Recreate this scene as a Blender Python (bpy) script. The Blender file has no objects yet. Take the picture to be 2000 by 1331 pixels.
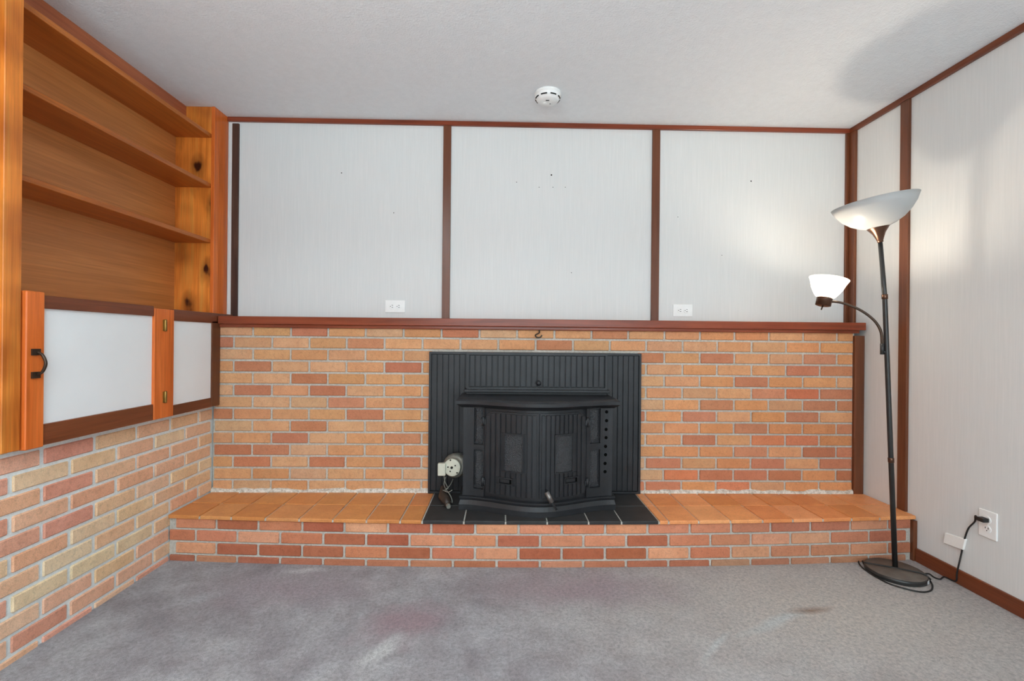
import bpy, bmesh, math, random
from mathutils import Vector, Matrix

rng = random.Random(7)
S = bpy.context.scene
COL = S.collection

# ------------------------------------------------------------------ camera
CAM = Vector((1.64, -2.65, 1.1035)); YAW = -0.0209; ROLL = 0.0095; FPX = 900.0
_R = Vector((math.cos(YAW), math.sin(YAW), 0)); _F = Vector((-math.sin(YAW), math.cos(YAW), 0)); _U = Vector((0, 0, 1))
R2 = math.cos(ROLL) * _R + math.sin(ROLL) * _U
U2 = -math.sin(ROLL) * _R + math.cos(ROLL) * _U
cd = bpy.data.cameras.new('camera'); cam = bpy.data.objects.new('camera', cd); COL.objects.link(cam)
cd.sensor_width = 36; cd.lens = FPX / 2000 * 36; cd.clip_start = 0.05
m3 = Matrix((R2, U2, -_F)).transposed()
cam.matrix_world = Matrix.Translation(CAM) @ m3.to_4x4()
S.camera = cam

def un(x, y, ax, val):
    """photo pixel -> point on the plane (axis ax = val)"""
    d = _F + R2 * ((x - 1000) / FPX) - U2 * ((y - 665.5) / FPX)
    return CAM + d * ((val - CAM[ax]) / d[ax])

# ------------------------------------------------------------------ light
S.view_settings.view_transform = 'Standard'; S.view_settings.look = 'None'
S.view_settings.gamma = 1; S.view_settings.use_curve_mapping = False
S.view_settings.exposure = 0.0
w = bpy.data.worlds.new('world'); S.world = w; w.use_nodes = True
w.node_tree.nodes['Background'].inputs[0].default_value = (0.80, 0.90, 1.0, 1)
w.node_tree.nodes['Background'].inputs[1].default_value = 1.0

def area(name, loc, rot, sx, sy, power, col):
    l = bpy.data.lights.new(name, 'AREA'); l.shape = 'RECTANGLE'; l.size = sx; l.size_y = sy
    l.energy = power; l.color = col
    o = bpy.data.objects.new(name, l); o.location = loc; o.rotation_euler = rot; COL.objects.link(o)
    return o
WIN_P = 62
area('window_daylight', (2.15, -4.72, 1.30), (math.radians(90), 0, 0), 3.0, 1.7, WIN_P, (0.80, 0.95, 1.0))
area('added_bounce_fill', (1.0, -3.1, 1.75), (math.radians(180), 0, 0), .9, .6, 106, (0.80, 0.95, 1.0))  # unseen fill added behind the camera to even out the ceiling

# ------------------------------------------------------------------ helpers
def lin(c):
    def f(v):
        v /= 255.0
        return v / 12.92 if v <= 0.04045 else ((v + 0.055) / 1.055) ** 2.4
    return tuple(f(v) for v in c)
def lc(c, k=1.0):
    r = lin(c); return (min(r[0] * k, .95), min(r[1] * k, .95), min(r[2] * k, .95), 1)

class MB:
    def __init__(s): s.v = []; s.f = []; s.sm = set()
    def add(s, vs, fs, smooth=False):
        n = len(s.v); s.v += [Vector(p) for p in vs]
        for f in fs:
            if smooth: s.sm.add(len(s.f))
            s.f.append(tuple(i + n for i in f))
        return s
    def box(s, x0, x1, y0, y1, z0, z1):
        return s.add([(x0,y0,z0),(x1,y0,z0),(x1,y1,z0),(x0,y1,z0),(x0,y0,z1),(x1,y0,z1),(x1,y1,z1),(x0,y1,z1)],
                     [(0,3,2,1),(4,5,6,7),(0,1,5,4),(1,2,6,5),(2,3,7,6),(3,0,4,7)])
    def prism(s, poly, z0, z1):
        """poly counter-clockwise seen from +Z"""
        n = len(poly)
        vs = [(x, y, z0) for x, y in poly] + [(x, y, z1) for x, y in poly]
        fs = [tuple(range(n - 1, -1, -1)), tuple(range(n, 2 * n))] + [(i, (i + 1) % n, n + (i + 1) % n, n + i) for i in range(n)]
        return s.add(vs, fs)
    def loft(s, polys, cap=True):
        n = len(polys[0]); vs = [p for q in polys for p in q]; fs = []
        for k in range(len(polys) - 1):
            for i in range(n):
                j = (i + 1) % n
                fs.append((k*n+i, k*n+j, (k+1)*n+j, (k+1)*n+i))
        if cap: fs += [tuple(range(n - 1, -1, -1)), tuple(range((len(polys)-1)*n, len(polys)*n))]
        return s.add(vs, fs)
    def lathe(s, prof, c=(0,0,0), axis=(0,0,1), seg=32, cap=True):
        a = Vector(axis).normalized(); t = a.orthogonal().normalized(); b = a.cross(t); c = Vector(c)
        vs = []; fs = []
        for r, h in prof:
            for i in range(seg):
                th = 2 * math.pi * i / seg
                vs.append(c + a * h + (t * math.cos(th) + b * math.sin(th)) * r)
        for k in range(len(prof) - 1):
            for i in range(seg):
                j = (i + 1) % seg
                fs.append((k*seg+i, k*seg+j, (k+1)*seg+j, (k+1)*seg+i))
        s.add(vs, fs, True)
        if cap:
            n = len(s.v) - len(vs)
            s.f.append(tuple(n + i for i in range(seg - 1, -1, -1)))
            s.f.append(tuple(n + (len(prof)-1)*seg + i for i in range(seg)))
        return s
    def tube(s, pts, r, seg=10):
        pts = [Vector(p) for p in pts]; vs = []; fs = []; N = len(pts); prev = None
        for k, p in enumerate(pts):
            d = (pts[min(k+1, N-1)] - pts[max(k-1, 0)]).normalized()
            t = (prev - d * prev.dot(d)) if prev else d.orthogonal()
            if t.length < 1e-6: t = d.orthogonal()
            t.normalize(); prev = t; b = d.cross(t)
            rr = r[k] if isinstance(r, (list, tuple)) else r
            for i in range(seg):
                th = 2 * math.pi * i / seg
                vs.append(p + (t * math.cos(th) + b * math.sin(th)) * rr)
        for k in range(N - 1):
            for i in range(seg):
                j = (i + 1) % seg
                fs.append((k*seg+i, k*seg+j, (k+1)*seg+j, (k+1)*seg+i))
        s.add(vs, fs, True)
        n = len(s.v) - len(vs)
        s.f.append(tuple(n + i for i in range(seg - 1, -1, -1)))
        s.f.append(tuple(n + (N-1)*seg + i for i in range(seg)))
        return s
    def mesh(s, name, origin=(0,0,0), bevel=0.0, seg=2):
        o = Vector(origin)
        me = bpy.data.meshes.new(name)
        me.from_pydata([tuple(p - o) for p in s.v], [], s.f)
        for i in s.sm: me.polygons[i].use_smooth = True
        bm = bmesh.new(); bm.from_mesh(me)
        bmesh.ops.recalc_face_normals(bm, faces=bm.faces[:])
        if bevel:
            ed = [e for e in bm.edges if len(e.link_faces) == 2 and e.calc_face_angle() > 0.5]
            bmesh.ops.bevel(bm, geom=ed, offset=bevel, segments=seg, profile=0.6, affect='EDGES')
        bm.to_mesh(me); bm.free(); me.update()
        return me

def smooth_pts(pts, n=8):
    """Catmull-Rom through points"""
    P = [Vector(p) for p in pts]; P = [P[0]*2-P[1]] + P + [P[-1]*2-P[-2]]; out = []
    for i in range(1, len(P) - 2):
        for k in range(n):
            t = k / n
            out.append(0.5*((2*P[i]) + (P[i+1]-P[i-1])*t + (2*P[i-1]-5*P[i]+4*P[i+1]-P[i+2])*t*t + (3*P[i]-P[i-1]-3*P[i+1]+P[i+2])*t**3))
    out.append(P[-2]); return out

def worldloc(o):
    v = Vector(o.location)
    while o.parent: o = o.parent; v += Vector(o.location)
    return v
def put(name, mb, mat, parent=None, bevel=0.0, loc=None, seg=2):
    """mb in world coordinates -> one mesh object; origin at loc (default: the parent's origin)"""
    base = worldloc(parent) if parent else Vector((0, 0, 0))
    org = Vector(loc) if loc is not None else base
    me = mb.mesh(name, org, bevel, seg)
    me.materials.append(mat)
    o = bpy.data.objects.new(name, me); COL.objects.link(o)
    if parent: o.parent = parent; o.location = org - base
    else: o.location = org
    return o
def tag(o, label, cat, group=None):
    o['label'] = label; o['category'] = cat
    if group: o['group'] = group
    return o
def thing(name, label, cat, loc, group=None):
    o = bpy.data.objects.new(name, None); COL.objects.link(o); o.location = loc; o.empty_display_size = .05
    return tag(o, label, cat, group)
def struct(o, label=None):
    o['kind'] = 'structure'
    if label: o['label'] = label
    return o

# ------------------------------------------------------------------ materials
class NT:
    def __init__(s, name, rough=0.6, spec=0.5):
        s.m = bpy.data.materials.new(name); s.m.use_nodes = True
        s.t = s.m.node_tree; s.b = s.t.nodes['Principled BSDF']
        s.b.inputs['Roughness'].default_value = rough
        s.b.inputs['Specular IOR Level'].default_value = spec
    def n(s, typ, **kw):
        nd = s.t.nodes.new(typ)
        for k, v in kw.items():
            if k in nd.inputs.keys(): nd.inputs[k].default_value = v
            else: setattr(nd, k, v)
        return nd
    def l(s, a, b): s.t.links.new(a, b)
    def coord(s, scale=(1,1,1), rnd=False, kind='Object'):
        tc = s.n('ShaderNodeTexCoord'); mp = s.n('ShaderNodeMapping'); mp.inputs['Scale'].default_value = scale
        src = tc.outputs[kind]
        if rnd:
            oi = s.n('ShaderNodeObjectInfo'); mu = s.n('ShaderNodeMath', operation='MULTIPLY'); mu.inputs[1].default_value = 37.0
            s.l(oi.outputs['Random'], mu.inputs[0])
            ad = s.n('ShaderNodeVectorMath', operation='ADD'); s.l(src, ad.inputs[0]); s.l(mu.outputs[0], ad.inputs[1]); src = ad.outputs[0]
        s.l(src, mp.inputs['Vector']); return mp.outputs[0]
    def geo(s, scale=(1,1,1)):
        g = s.n('ShaderNodeNewGeometry'); mp = s.n('ShaderNodeMapping'); mp.inputs['Scale'].default_value = scale
        s.l(g.outputs['Position'], mp.inputs['Vector']); return mp.outputs[0]
    def noise(s, vec, scale, detail=4, rough=.55, dist=0):
        nd = s.n('ShaderNodeTexNoise'); nd.inputs['Scale'].default_value = scale; nd.inputs['Detail'].default_value = detail
        nd.inputs['Roughness'].default_value = rough; nd.inputs['Distortion'].default_value = dist
        s.l(vec, nd.inputs['Vector']); return nd.outputs['Fac']
    def ramp(s, fac, stops):
        nd = s.n('ShaderNodeValToRGB'); e = nd.color_ramp.elements
        while len(e) < len(stops): e.new(0.5)
        for i, (p, c) in enumerate(stops): e[i].position = p; e[i].color = c
        s.l(fac, nd.inputs['Fac']); return nd.outputs['Color']
    def mix(s, fac, a, b, mode='MIX'):
        nd = s.n('ShaderNodeMix', data_type='RGBA', blend_type=mode)
        for sock, v in ((nd.inputs[0], fac), (nd.inputs[6], a), (nd.inputs[7], b)):
            if hasattr(v, 'is_output') or isinstance(v, bpy.types.NodeSocket): s.l(v, sock)
            else: sock.default_value = v
        return nd.outputs[2]
    def bump(s, h, strength, dist=0.002):
        nd = s.n('ShaderNodeBump'); nd.inputs['Strength'].default_value = strength; nd.inputs['Distance'].default_value = dist
        s.l(h, nd.inputs['Height']); s.l(nd.outputs[0], s.b.inputs['Normal'])
    def col(s, c):
        if isinstance(c, bpy.types.NodeSocket): s.l(c, s.b.inputs['Base Color'])
        else: s.b.inputs['Base Color'].default_value = c
        return s.m
G = lambda v: (v, v, v, 1)

def plain(name, c, rough=.5, spec=.5, metal=0, k=1.0, var=.06, nscale=30, bump=0):
    t = NT(name, rough, spec); t.b.inputs['Metallic'].default_value = metal
    f = t.noise(t.coord(), nscale, 3)
    c0 = lc(c, k*(1-var)); c1 = lc(c, k*(1+var))
    t.col(t.ramp(f, [(.3, c0), (.7, c1)]))
    if bump: t.bump(f, bump, .001)
    return t.m

def wood(name, c_dark, c_mid, c_light, axis, rough=.35, knots=False, k=1.0, grain=1.0, spec=.4):
    t = NT(name, rough, spec)
    sc = [14*grain, 14*grain, 14*grain]; sc[axis] = .9*grain
    v = t.coord(tuple(sc), rnd=True)
    f1 = t.noise(v, 1.6, 5, .6, .6)
    c = t.ramp(f1, [(.25, lc(c_dark, k)), (.5, lc(c_mid, k)), (.75, lc(c_light, k))])
    fine = [170*grain]*3; fine[axis] = 4*grain
    f2 = t.noise(t.coord(tuple(fine), rnd=True), 1.0, 3)
    c = t.mix(.35, c, t.ramp(f2, [(.3, G(.35)), (.7, G(1.0))]), 'MULTIPLY')
    if knots:
        ks = [7.0]*3; ks[axis] = 3.6
        kv = t.coord(tuple(ks), rnd=True)
        vo = t.n('ShaderNodeTexVoronoi', feature='F1'); vo.inputs['Scale'].default_value = 1.0
        wn = t.n('ShaderNodeTexNoise'); wn.inputs['Scale'].default_value = 3.0; t.l(kv, wn.inputs['Vector'])
        av = t.n('ShaderNodeVectorMath', operation='MULTIPLY_ADD'); t.l(wn.outputs['Color'], av.inputs[0]); av.inputs[1].default_value = (.35,.35,.35); t.l(kv, av.inputs[2])
        t.l(av.outputs[0], vo.inputs['Vector'])
        kc = t.ramp(vo.outputs['Distance'], [(.0, lc((40,22,10))), (.10, lc((70,38,16))), (.16, G(.55)), (.36, G(1))])
        c = t.mix(1.0, c, kc, 'MULTIPLY')
        big = t.noise(t.coord((3,3,3), rnd=True), 1.2, 2)
        c = t.mix(.6, c, t.ramp(big, [(.35, lc((150,120,100))), (.6, G(1))]), 'MULTIPLY')
    t.bump(f2, .12, .001)
    return t.col(c)

# bricks and tiles take their own fired colour from the object colour
def fired(name, bumpy, rough, spec, spot):
    t = NT(name, rough, spec)
    oi = t.n('ShaderNodeObjectInfo')
    v = t.coord((1,1,1), rnd=True, kind='Object')
    g = t.geo((1,1,1))
    f = t.noise(g, 60, 5, .65); f2 = t.noise(g, 260, 3, .7); f3 = t.noise(g, 14, 3)
    c = t.mix(spot, oi.outputs['Color'], t.ramp(f, [(.28, G(.62)), (.5, G(1)), (.78, G(1.0))]), 'MULTIPLY')
    c = t.mix(.5, c, t.ramp(f2, [(.33, G(.6)), (.62, G(1))]), 'MULTIPLY')
    c = t.mix(.25, c, t.ramp(f3, [(.3, lc((190,150,120))), (.7, G(1))]), 'MULTIPLY')
    mx = t.n('ShaderNodeMath', operation='ADD'); t.l(f, mx.inputs[0]); t.l(f2, mx.inputs[1])
    t.bump(mx.outputs[0], bumpy, .003)
    return t.col(c)
M = {}
M['brick'] = fired('brick_clay', .55, .85, .25, .55)
M['tile'] = fired('quarry_tile', .10, .42, .4, .35)
def mortar():
    t = NT('mortar', .95, .1); g = t.geo()
    f = t.noise(g, 90, 5, .7); f2 = t.noise(g, 6, 3)
    c = t.ramp(f, [(.3, lc((174,169,160))), (.7, lc((212,208,200)))])
    c = t.mix(.3, c, t.ramp(f2, [(.35, lc((200,195,190))), (.7, G(1))]), 'MULTIPLY')
    t.bump(f, .6, .003); return t.col(c)
M['mortar'] = mortar()
def mortar_l():
    t = NT('mortar_light', .95, .1); g = t.geo(); f = t.noise(g, 90, 5, .7)
    t.bump(f, .6, .003); return t.col(t.ramp(f, [(.3, lc((216,221,220))), (.7, lc((240,244,243)))]))
M['mortar_light'] = mortar_l()
def mortar_white():
    t = NT('mortar_pale', .95, .1); g = t.geo(); f = t.noise(g, 60, 5, .7)
    t.bump(f, .8, .004); return t.col(t.ramp(f, [(.35, lc((170,160,145))), (.6, lc((230,226,218)))]))
M['mortar_pale'] = mortar_white()

def wallpaper():
    t = NT('wallpaper', .8, .2); g = t.geo((160, 160, 5)); g2 = t.geo((9, 9, 260))
    a = t.noise(g, 1, 4, .6); b = t.noise(g2, 1, 3, .6)
    mx = t.n('ShaderNodeMath', operation='ADD'); t.l(a, mx.inputs[0]); t.l(b, mx.inputs[1])
    c = t.ramp(a, [(.3, lc((218,220,219))), (.55, lc((222,223,222))), (.75, lc((226,227,226)))])
    t.bump(mx.outputs[0], .10, .0006); return t.col(c)
M['wallpaper'] = wallpaper()
def ceilmat():
    t = NT('ceiling_plaster', .9, .15); g = t.geo((1,1,1)); f = t.noise(g, 28, 6, .7); f2 = t.noise(g, 120, 4)
    mx = t.n('ShaderNodeMath', operation='ADD'); t.l(f, mx.inputs[0]); t.l(f2, mx.inputs[1])
    t.bump(mx.outputs[0], .6, .005); return t.col(t.ramp(f, [(.3, lc((236,238,240))), (.7, lc((242,244,246)))]))
M['ceiling'] = ceilmat()
def carpet():
    t = NT('carpet', 1.0, .05)
    t.b.inputs['Sheen Weight'].default_value = .3
    g = t.geo((1,1,1))
    big = t.noise(g, 2.1, 5, .6, .4); mid = t.noise(g, 9, 5, .65, .3); fib = t.noise(g, 75, 5, .75, .5); fib2 = t.noise(g, 420, 2)
    c = t.ramp(big, [(.32, lc((190,180,185))), (.45, lc((206,201,206))), (.56, lc((222,219,223))), (.68, lc((238,236,238)))])
    c = t.mix(.8, c, t.ramp(mid, [(.32, lc((212,205,207))), (.62, G(1))]), 'MULTIPLY')
    # warm lamp light painted in as tan on its side, mauve patches by the hearth, rust and scuff marks
    def blob(px, py, rx, ry, ang, warp=.25):
        p = un(px, py, 2, 0)
        tc = t.n('ShaderNodeNewGeometry')
        wn = t.n('ShaderNodeTexNoise'); wn.inputs['Scale'].default_value = 7; wn.inputs['Detail'].default_value = 4; t.l(tc.outputs['Position'], wn.inputs['Vector'])
        av = t.n('ShaderNodeVectorMath', operation='MULTIPLY_ADD'); t.l(wn.outputs['Color'], av.inputs[0]); av.inputs[1].default_value = (warp,)*3; t.l(tc.outputs['Position'], av.inputs[2])
        su = t.n('ShaderNodeVectorMath', operation='SUBTRACT'); t.l(av.outputs[0], su.inputs[0]); su.inputs[1].default_value = (p.x+warp/2, p.y+warp/2, warp/2)
        mp = t.n('ShaderNodeMapping', vector_type='TEXTURE'); mp.inputs['Rotation'].default_value = (0,0,ang); mp.inputs['Scale'].default_value = (rx, ry, 1)
        t.l(su.outputs[0], mp.inputs['Vector'])
        gr = t.n('ShaderNodeTexGradient', gradient_type='SPHERICAL'); t.l(mp.outputs[0], gr.inputs[0])
        return gr.outputs['Fac']
    def lay(c, fac, colr, k):
        mu = t.n('ShaderNodeMath', operation='MULTIPLY', use_clamp=True); t.l(fac, mu.inputs[0]); mu.inputs[1].default_value = k
        return t.mix(mu.outputs[0], c, colr)
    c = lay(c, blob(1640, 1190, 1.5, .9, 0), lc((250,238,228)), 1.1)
    c = lay(c, blob(1130, 1150, .55, .2, 0), lc((206,184,190)), 1.3)
    c = lay(c, blob(790, 1215, .22, .16, .3), lc((198,170,178)), 1.5)
    c = lay(c, blob(560, 1150, .5, .2, 0), lc((202,186,194)), 1.2)
    c = lay(c, blob(1520, 1214, .26, .035, .45, .06), lc((254,250,246)), 1.4)
    c = lay(c, blob(1400, 1262, .14, .02, .7, .05), lc((254,250,247)), 1.2)
    c = lay(c, blob(745, 1272, .13, .05, .9, .06), lc((250,249,251)), 1.5)
    c = lay(c, blob(600, 1115, .13, .03, .0, .06), lc((248,246,248)), 1.2)
    c = lay(c, blob(380, 1170, .14, .06, .6, .1), lc((220,219,224)), 1.0)
    c = lay(c, blob(1580, 1192, .13, .03, .2, .05), lc((188,146,116)), 1.0)
    c = t.mix(.85, c, t.ramp(fib, [(.36, G(.58)), (.60, G(1))]), 'MULTIPLY')
    mx = t.n('ShaderNodeMath', operation='ADD'); t.l(fib, mx.inputs[0]); t.l(fib2, mx.inputs[1])
    t.bump(mx.outputs[0], 1.0, .012); return t.col(c)
M['carpet'] = carpet()

PK = 1.45
M['mahogany_x'] = wood('mahogany_x', (88,36,18), (118,54,32), (134,66,42), 0, .28, k=PK)
M['mahogany_y'] = wood('mahogany_y', (92,46,25), (114,58,33), (128,72,44), 1, .30, k=1.15)
M['mahogany_z'] = wood('mahogany_z', (86,47,28), (102,58,36), (114,67,43), 2, .30, k=1.25)
M['pine_z'] = wood('pine_z', (150,78,24), (188,106,40), (206,128,58), 2, .32, knots=True, k=2.0)
M['redpine_z'] = wood('redpine_z', (158,72,22), (186,92,36), (202,110,52), 2, .30, k=1.6)
M['shelf_wood'] = wood('shelf_wood', (128,66,18), (148,80,28), (164,96,42), 1, .34, k=1.7)
M['panel_wood'] = wood('panel_wood', (140,86,42), (154,96,49), (164,106,57), 1, .45, k=1.75, grain=.7)
M['soffit_wood'] = wood('soffit_wood', (128,66,40), (150,84,54), (164,96,62), 1, .45, k=1.6, grain=.7)
M['weathered'] = wood('weathered_strip', (52,34,28), (78,52,42), (98,70,56), 2, .6)
M['white_board'] = plain('white_board', (242,244,245), .45, .4, var=.02, nscale=4)
M['white_plastic'] = plain('white_plastic', (244,245,244), .35, .5, var=.02)
M['slot_dark'] = plain('slot_dark', (34,32,30), .7, .2)
def castiron():
    t = NT('cast_iron', .42, .40); g = t.geo(); f = t.noise(g, 240, 4, .6); f2 = t.noise(g, 9, 3)
    c = t.ramp(f2, [(.3, lc((29,30,33))), (.7, lc((40,41,44)))])
    t.bump(f, .18, .002); return t.col(c)
M['iron'] = castiron()
def pebbled():
    t = NT('pebbled_iron', .45, .5); g = t.geo(); vo = t.n('ShaderNodeTexVoronoi'); vo.inputs['Scale'].default_value = 230; t.l(g, vo.inputs['Vector'])
    t.bump(vo.outputs['Distance'], .8, .004); return t.col(t.ramp(vo.outputs['Distance'], [(.1, lc((62,62,64))), (.6, lc((44,45,48)))]))
M['pebbled'] = pebbled()
M['hole'] = plain('bolt_hole', (8,8,8), .9, .05)
M['tile_black'] = plain('painted_tile', (50,49,49), .6, .35, var=.2, nscale=14, bump=.3)
M['steel_grey'] = plain('dull_steel', (120,118,110), .5, .4, metal=.4, var=.2, nscale=40)
M['cream_plastic'] = plain('cream_plastic', (205,204,188), .5, .3)
M['spring_steel'] = plain('spring_steel', (120,118,116), .35, .5, metal=.7)
M['cord_black'] = plain('cord_black', (34,32,31), .5, .4)
M['cord_brown'] = plain('cord_brown', (52,42,36), .45, .4)
M['lamp_black'] = plain('lamp_black', (40,40,40), .35, .5, var=.1)
M['lamp_base'] = plain('lamp_base_dusty', (96,86,78), .5, .4, var=.25, nscale=18)
M['bronze'] = plain('bronze', (92,66,52), .28, .5, metal=.75, var=.08)
M['brass'] = plain('old_brass', (150,118,62), .35, .5, metal=.8, var=.2)
M['bronze_dark'] = plain('dark_bronze', (70,56,46), .4, .5, metal=.6)
M['rubber_tape'] = plain('paper_tape', (246,246,243), .6, .3, var=.02)
def glass_shade(name, c, emit, ecol):
    t = NT(name, .35, .4)
    tr = t.n('ShaderNodeBsdfTranslucent'); tr.inputs['Color'].default_value = lc(c)
    t.b.inputs['Base Color'].default_value = lc(c)
    ms = t.n('ShaderNodeMixShader'); ms.inputs[0].default_value = .35
    t.l(t.b.outputs[0], ms.inputs[1]); t.l(tr.outputs[0], ms.inputs[2])
    out = t.t.nodes['Material Output']
    if emit:
        em = t.n('ShaderNodeEmission'); em.inputs['Color'].default_value = ecol; em.inputs['Strength'].default_value = emit
        ad = t.n('ShaderNodeAddShader'); t.l(ms.outputs[0], ad.inputs[0]); t.l(em.outputs[0], ad.inputs[1]); t.l(ad.outputs[0], out.inputs['Surface'])
    else: t.l(ms.outputs[0], out.inputs['Surface'])
    if emit:
        tp = t.n('ShaderNodeBsdfTransparent'); m2 = t.n('ShaderNodeMixShader'); m2.inputs[0].default_value = .10
        t.l(ad.outputs[0], m2.inputs[1]); t.l(tp.outputs[0], m2.inputs[2]); t.l(m2.outputs[0], out.inputs['Surface'])
    return t.m
M['shade_off'] = glass_shade('frosted_shade', (210,212,212), 0, None)
LAMP_E = 1.0; LAMP_W = 7.2
M['shade_on'] = glass_shade('lit_shade', (240,238,232), LAMP_E, (1.0, .90, .76, 1))

# ------------------------------------------------------------------ room shell
W = 3.76; ZC = 2.415; YU = .13; YR = -4.8; ZT = .231
ZB0 = 1.112; CB = .0679                      # brick course joints
struct(put('floor', MB().box(-.25, W+.2, YR-.1, YU+.1, -.1, 0), M['carpet']), 'grey mauve worn carpet')
struct(put('ceiling', MB().box(-.45, W+.2, YR-.1, YU+.1, ZC, ZC+.1), M['ceiling']), 'white textured plaster ceiling')
wall_back = struct(put('wall_back', MB().box(-.05, W+.02, YU, YU+.1, 0, ZC), M['wallpaper']), 'white textured wall panels above the mantel')
struct(put('wall_right', MB().box(W, W+.1, YR, YU+.05, 0, ZC), M['wallpaper']), 'white textured wall on the lamp side')
# rear wall with the window that lights the room
rear = MB(); rear.box(-.4, .55, YR-.1, YR, 0, ZC); rear.box(3.7, W+.1, YR-.1, YR, 0, ZC); rear.box(.55, 3.7, YR-.1, YR, 0, .42); rear.box(.55, 3.7, YR-.1, YR, 2.18, ZC)
struct(put('wall_rear', rear, M['wallpaper']), 'wall behind the camera')
wf = MB()
for a in ((.55,.61,.42,2.18),(3.64,3.7,.42,2.18),(.61,3.64,.42,.48),(.61,3.64,2.12,2.18),(2.10,2.16,.48,2.12)): wf.box(a[0],a[1],YR-.08,YR-.02,a[2],a[3])
struct(put('window_1', wf, M['white_plastic']), 'wide window frame behind the camera')
# left wall, plain part beyond the bookcase
struct(put('wall_left', MB().box(-.1, -.006, YR, .1, 0, .74), M['mortar_light']), 'buff and pink brick lower wall under the cabinet')
wall_left = bpy.data.objects['wall_left']
lw2 = MB(); lw2.box(-.1, -.006, YR, -2.25, .74, ZC); lw2.box(-.1, -.006, -2.25, -1.15, .73, 1.236); lw2.box(-.45,-.40,-2.25,YU+.1,.74,ZC)
struct(put('wall_left_upper', lw2, M['pine_z']), 'pine boards above the brick')

# ---- brick helper
_bc = {}
def brick_mesh(L, H, D):
    key = (round(L, 2), round(H, 3), D)
    if key not in _bc:
        me = MB().box(-L/2, L/2, 0, D, -H/2, H/2).mesh('brick', bevel=.0035, seg=1)
        me.materials.append(M['brick']); _bc[key] = (me, L, H)
    return _bc[key]
def brick(parent, c, L, H, D, colr, rotz=0):
    me, L0, H0 = brick_mesh(L, H, D)
    o = bpy.data.objects.new('brick', me); COL.objects.link(o)
    o.parent = parent; o.location = Vector(c) - worldloc(parent)
    o.scale = (L / L0, 1, H / H0)
    o.rotation_euler = (rng.uniform(-.010, .010), 0, rotz + rng.uniform(-.006, .006))
    o.color = colr
    return o
def jit(c, a=5, k=None):
    d = rng.uniform(-a, a)
    return lc((c[0]+d+rng.uniform(-2,2), c[1]+d+rng.uniform(-2,2), c[2]+d+rng.uniform(-2,2)), k or BK)
BK = 1.42
BUFF = [(191,146,108), (194,150,114), (192,141,101), (194,146,105), (188,150,116), (190,139,100)]
RED = [(176,117,88), (181,123,94), (171,111,83)]
WARM = [(190,128,98), (195,134,102), (186,122,92), (182,116,88), (198,142,110), (178,112,86)]
PALE = [(222,176,147), (219,169,138), (216,164,134), (223,180,146), (222,181,146), (210,156,134), (218,168,142)]

# ---- chimney brickwork
chim = struct(put('wall_fireplace', MB().box(0, 3.70, .007, YU, .215, 1.168), M['mortar']), 'orange brick fireplace wall under the mantel')
dark_px = [(400+x/2.56, 600+y/2.56) for x, y in ((520,122),(115,172),(803,178),(250,290),(1000,300),(527,358),(250,415),(632,418),(715,480),(95,530),(815,543),(538,597),(445,655),(1000,663),(350,714),(50,710),(627,778),(1010,780))]
dark_px += [(800+x/2.772, 640+y/2.772) for x, y in ((780,95),(270,32),(1080,42),(40,610),(45,420))]
dark_px += [(1240+x/2.559, 600+y/2.559) for x, y in ((415,258),(85,258),(930,265),(845,318),(1015,322),(590,375),(670,435),(1010,440),(415,492),(925,492),(1048,495),(325,552),(838,548),(40,552),(585,608),(1045,607),(325,668),(580,725),(915,725),(1045,725),(145,785),(670,780),(1045,780),(400,840),(745,838),(1045,838),(575,840),(140,890))]
dark_w = [un(x, y, 1, 0) for x, y in dark_px]
r2 = [455.9,530.9,603.9,676.6,750.8,825,899.2,973.2,1046.4,1119.3,1191.4,1262.6,1333.8,1401.4,1469,1536.2,1602.6]
JA = [un(x, 672, 1, 0).x for x in r2]
pit = JA[1] - JA[0]
JA = [JA[0] - pit] + JA + [JA[-1] + (JA[-1]-JA[-2])]
JBm = [(JA[i] + JA[i+1]) / 2 for i in range(len(JA) - 1)]
JBm = [JBm[0] - pit] + JBm + [JBm[-1] + (JA[-1]-JA[-2])]
X0, X1 = .004, 3.69
INS = (1.232, 2.432, 1.036)                    # insert panel x0, x1, top
for r in range(-1, 14):
    zt_ = ZB0 - CB * r; zb_ = zt_ - CB
    z1 = zt_ - .0055; z0 = zb_ + .0055
    if r == -1: z1 = min(z1, 1.166)
    if z1 < ZT + .012: continue
    z0 = max(z0, ZT - .004)
    J = JA if r % 2 == 0 else JBm
    for i in range(len(J) - 1):
        a = max(J[i] + .0055, X0); b = min(J[i+1] - .0055, X1)
        if b - a < .03: continue
        if z1 < INS[2] + .03:                  # opening behind the insert
            if a > INS[0] + .01 and b < INS[1] - .01: continue
            if a < INS[0] < b: b = min(b, INS[0] + .008)
            if a < INS[1] < b: a = max(a, INS[1] - .008)
            if b - a < .012: continue
        cx = (a + b) / 2; cz = (z0 + z1) / 2
        isd = any(abs(p.x - cx) < (b - a) / 2 and abs(p.z - cz) < CB / 2 for p in dark_w)
        c = rng.choice(RED) if isd else rng.choice(BUFF if rng.random() > .05 else WARM)
        if cx > 2.5 and not isd: c = (c[0]+2, c[1]-6, c[2]-8)
        brick(chim, (cx, rng.uniform(-.0015, .0015), cz), b - a, z1 - z0, .05, jit(c))
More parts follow.
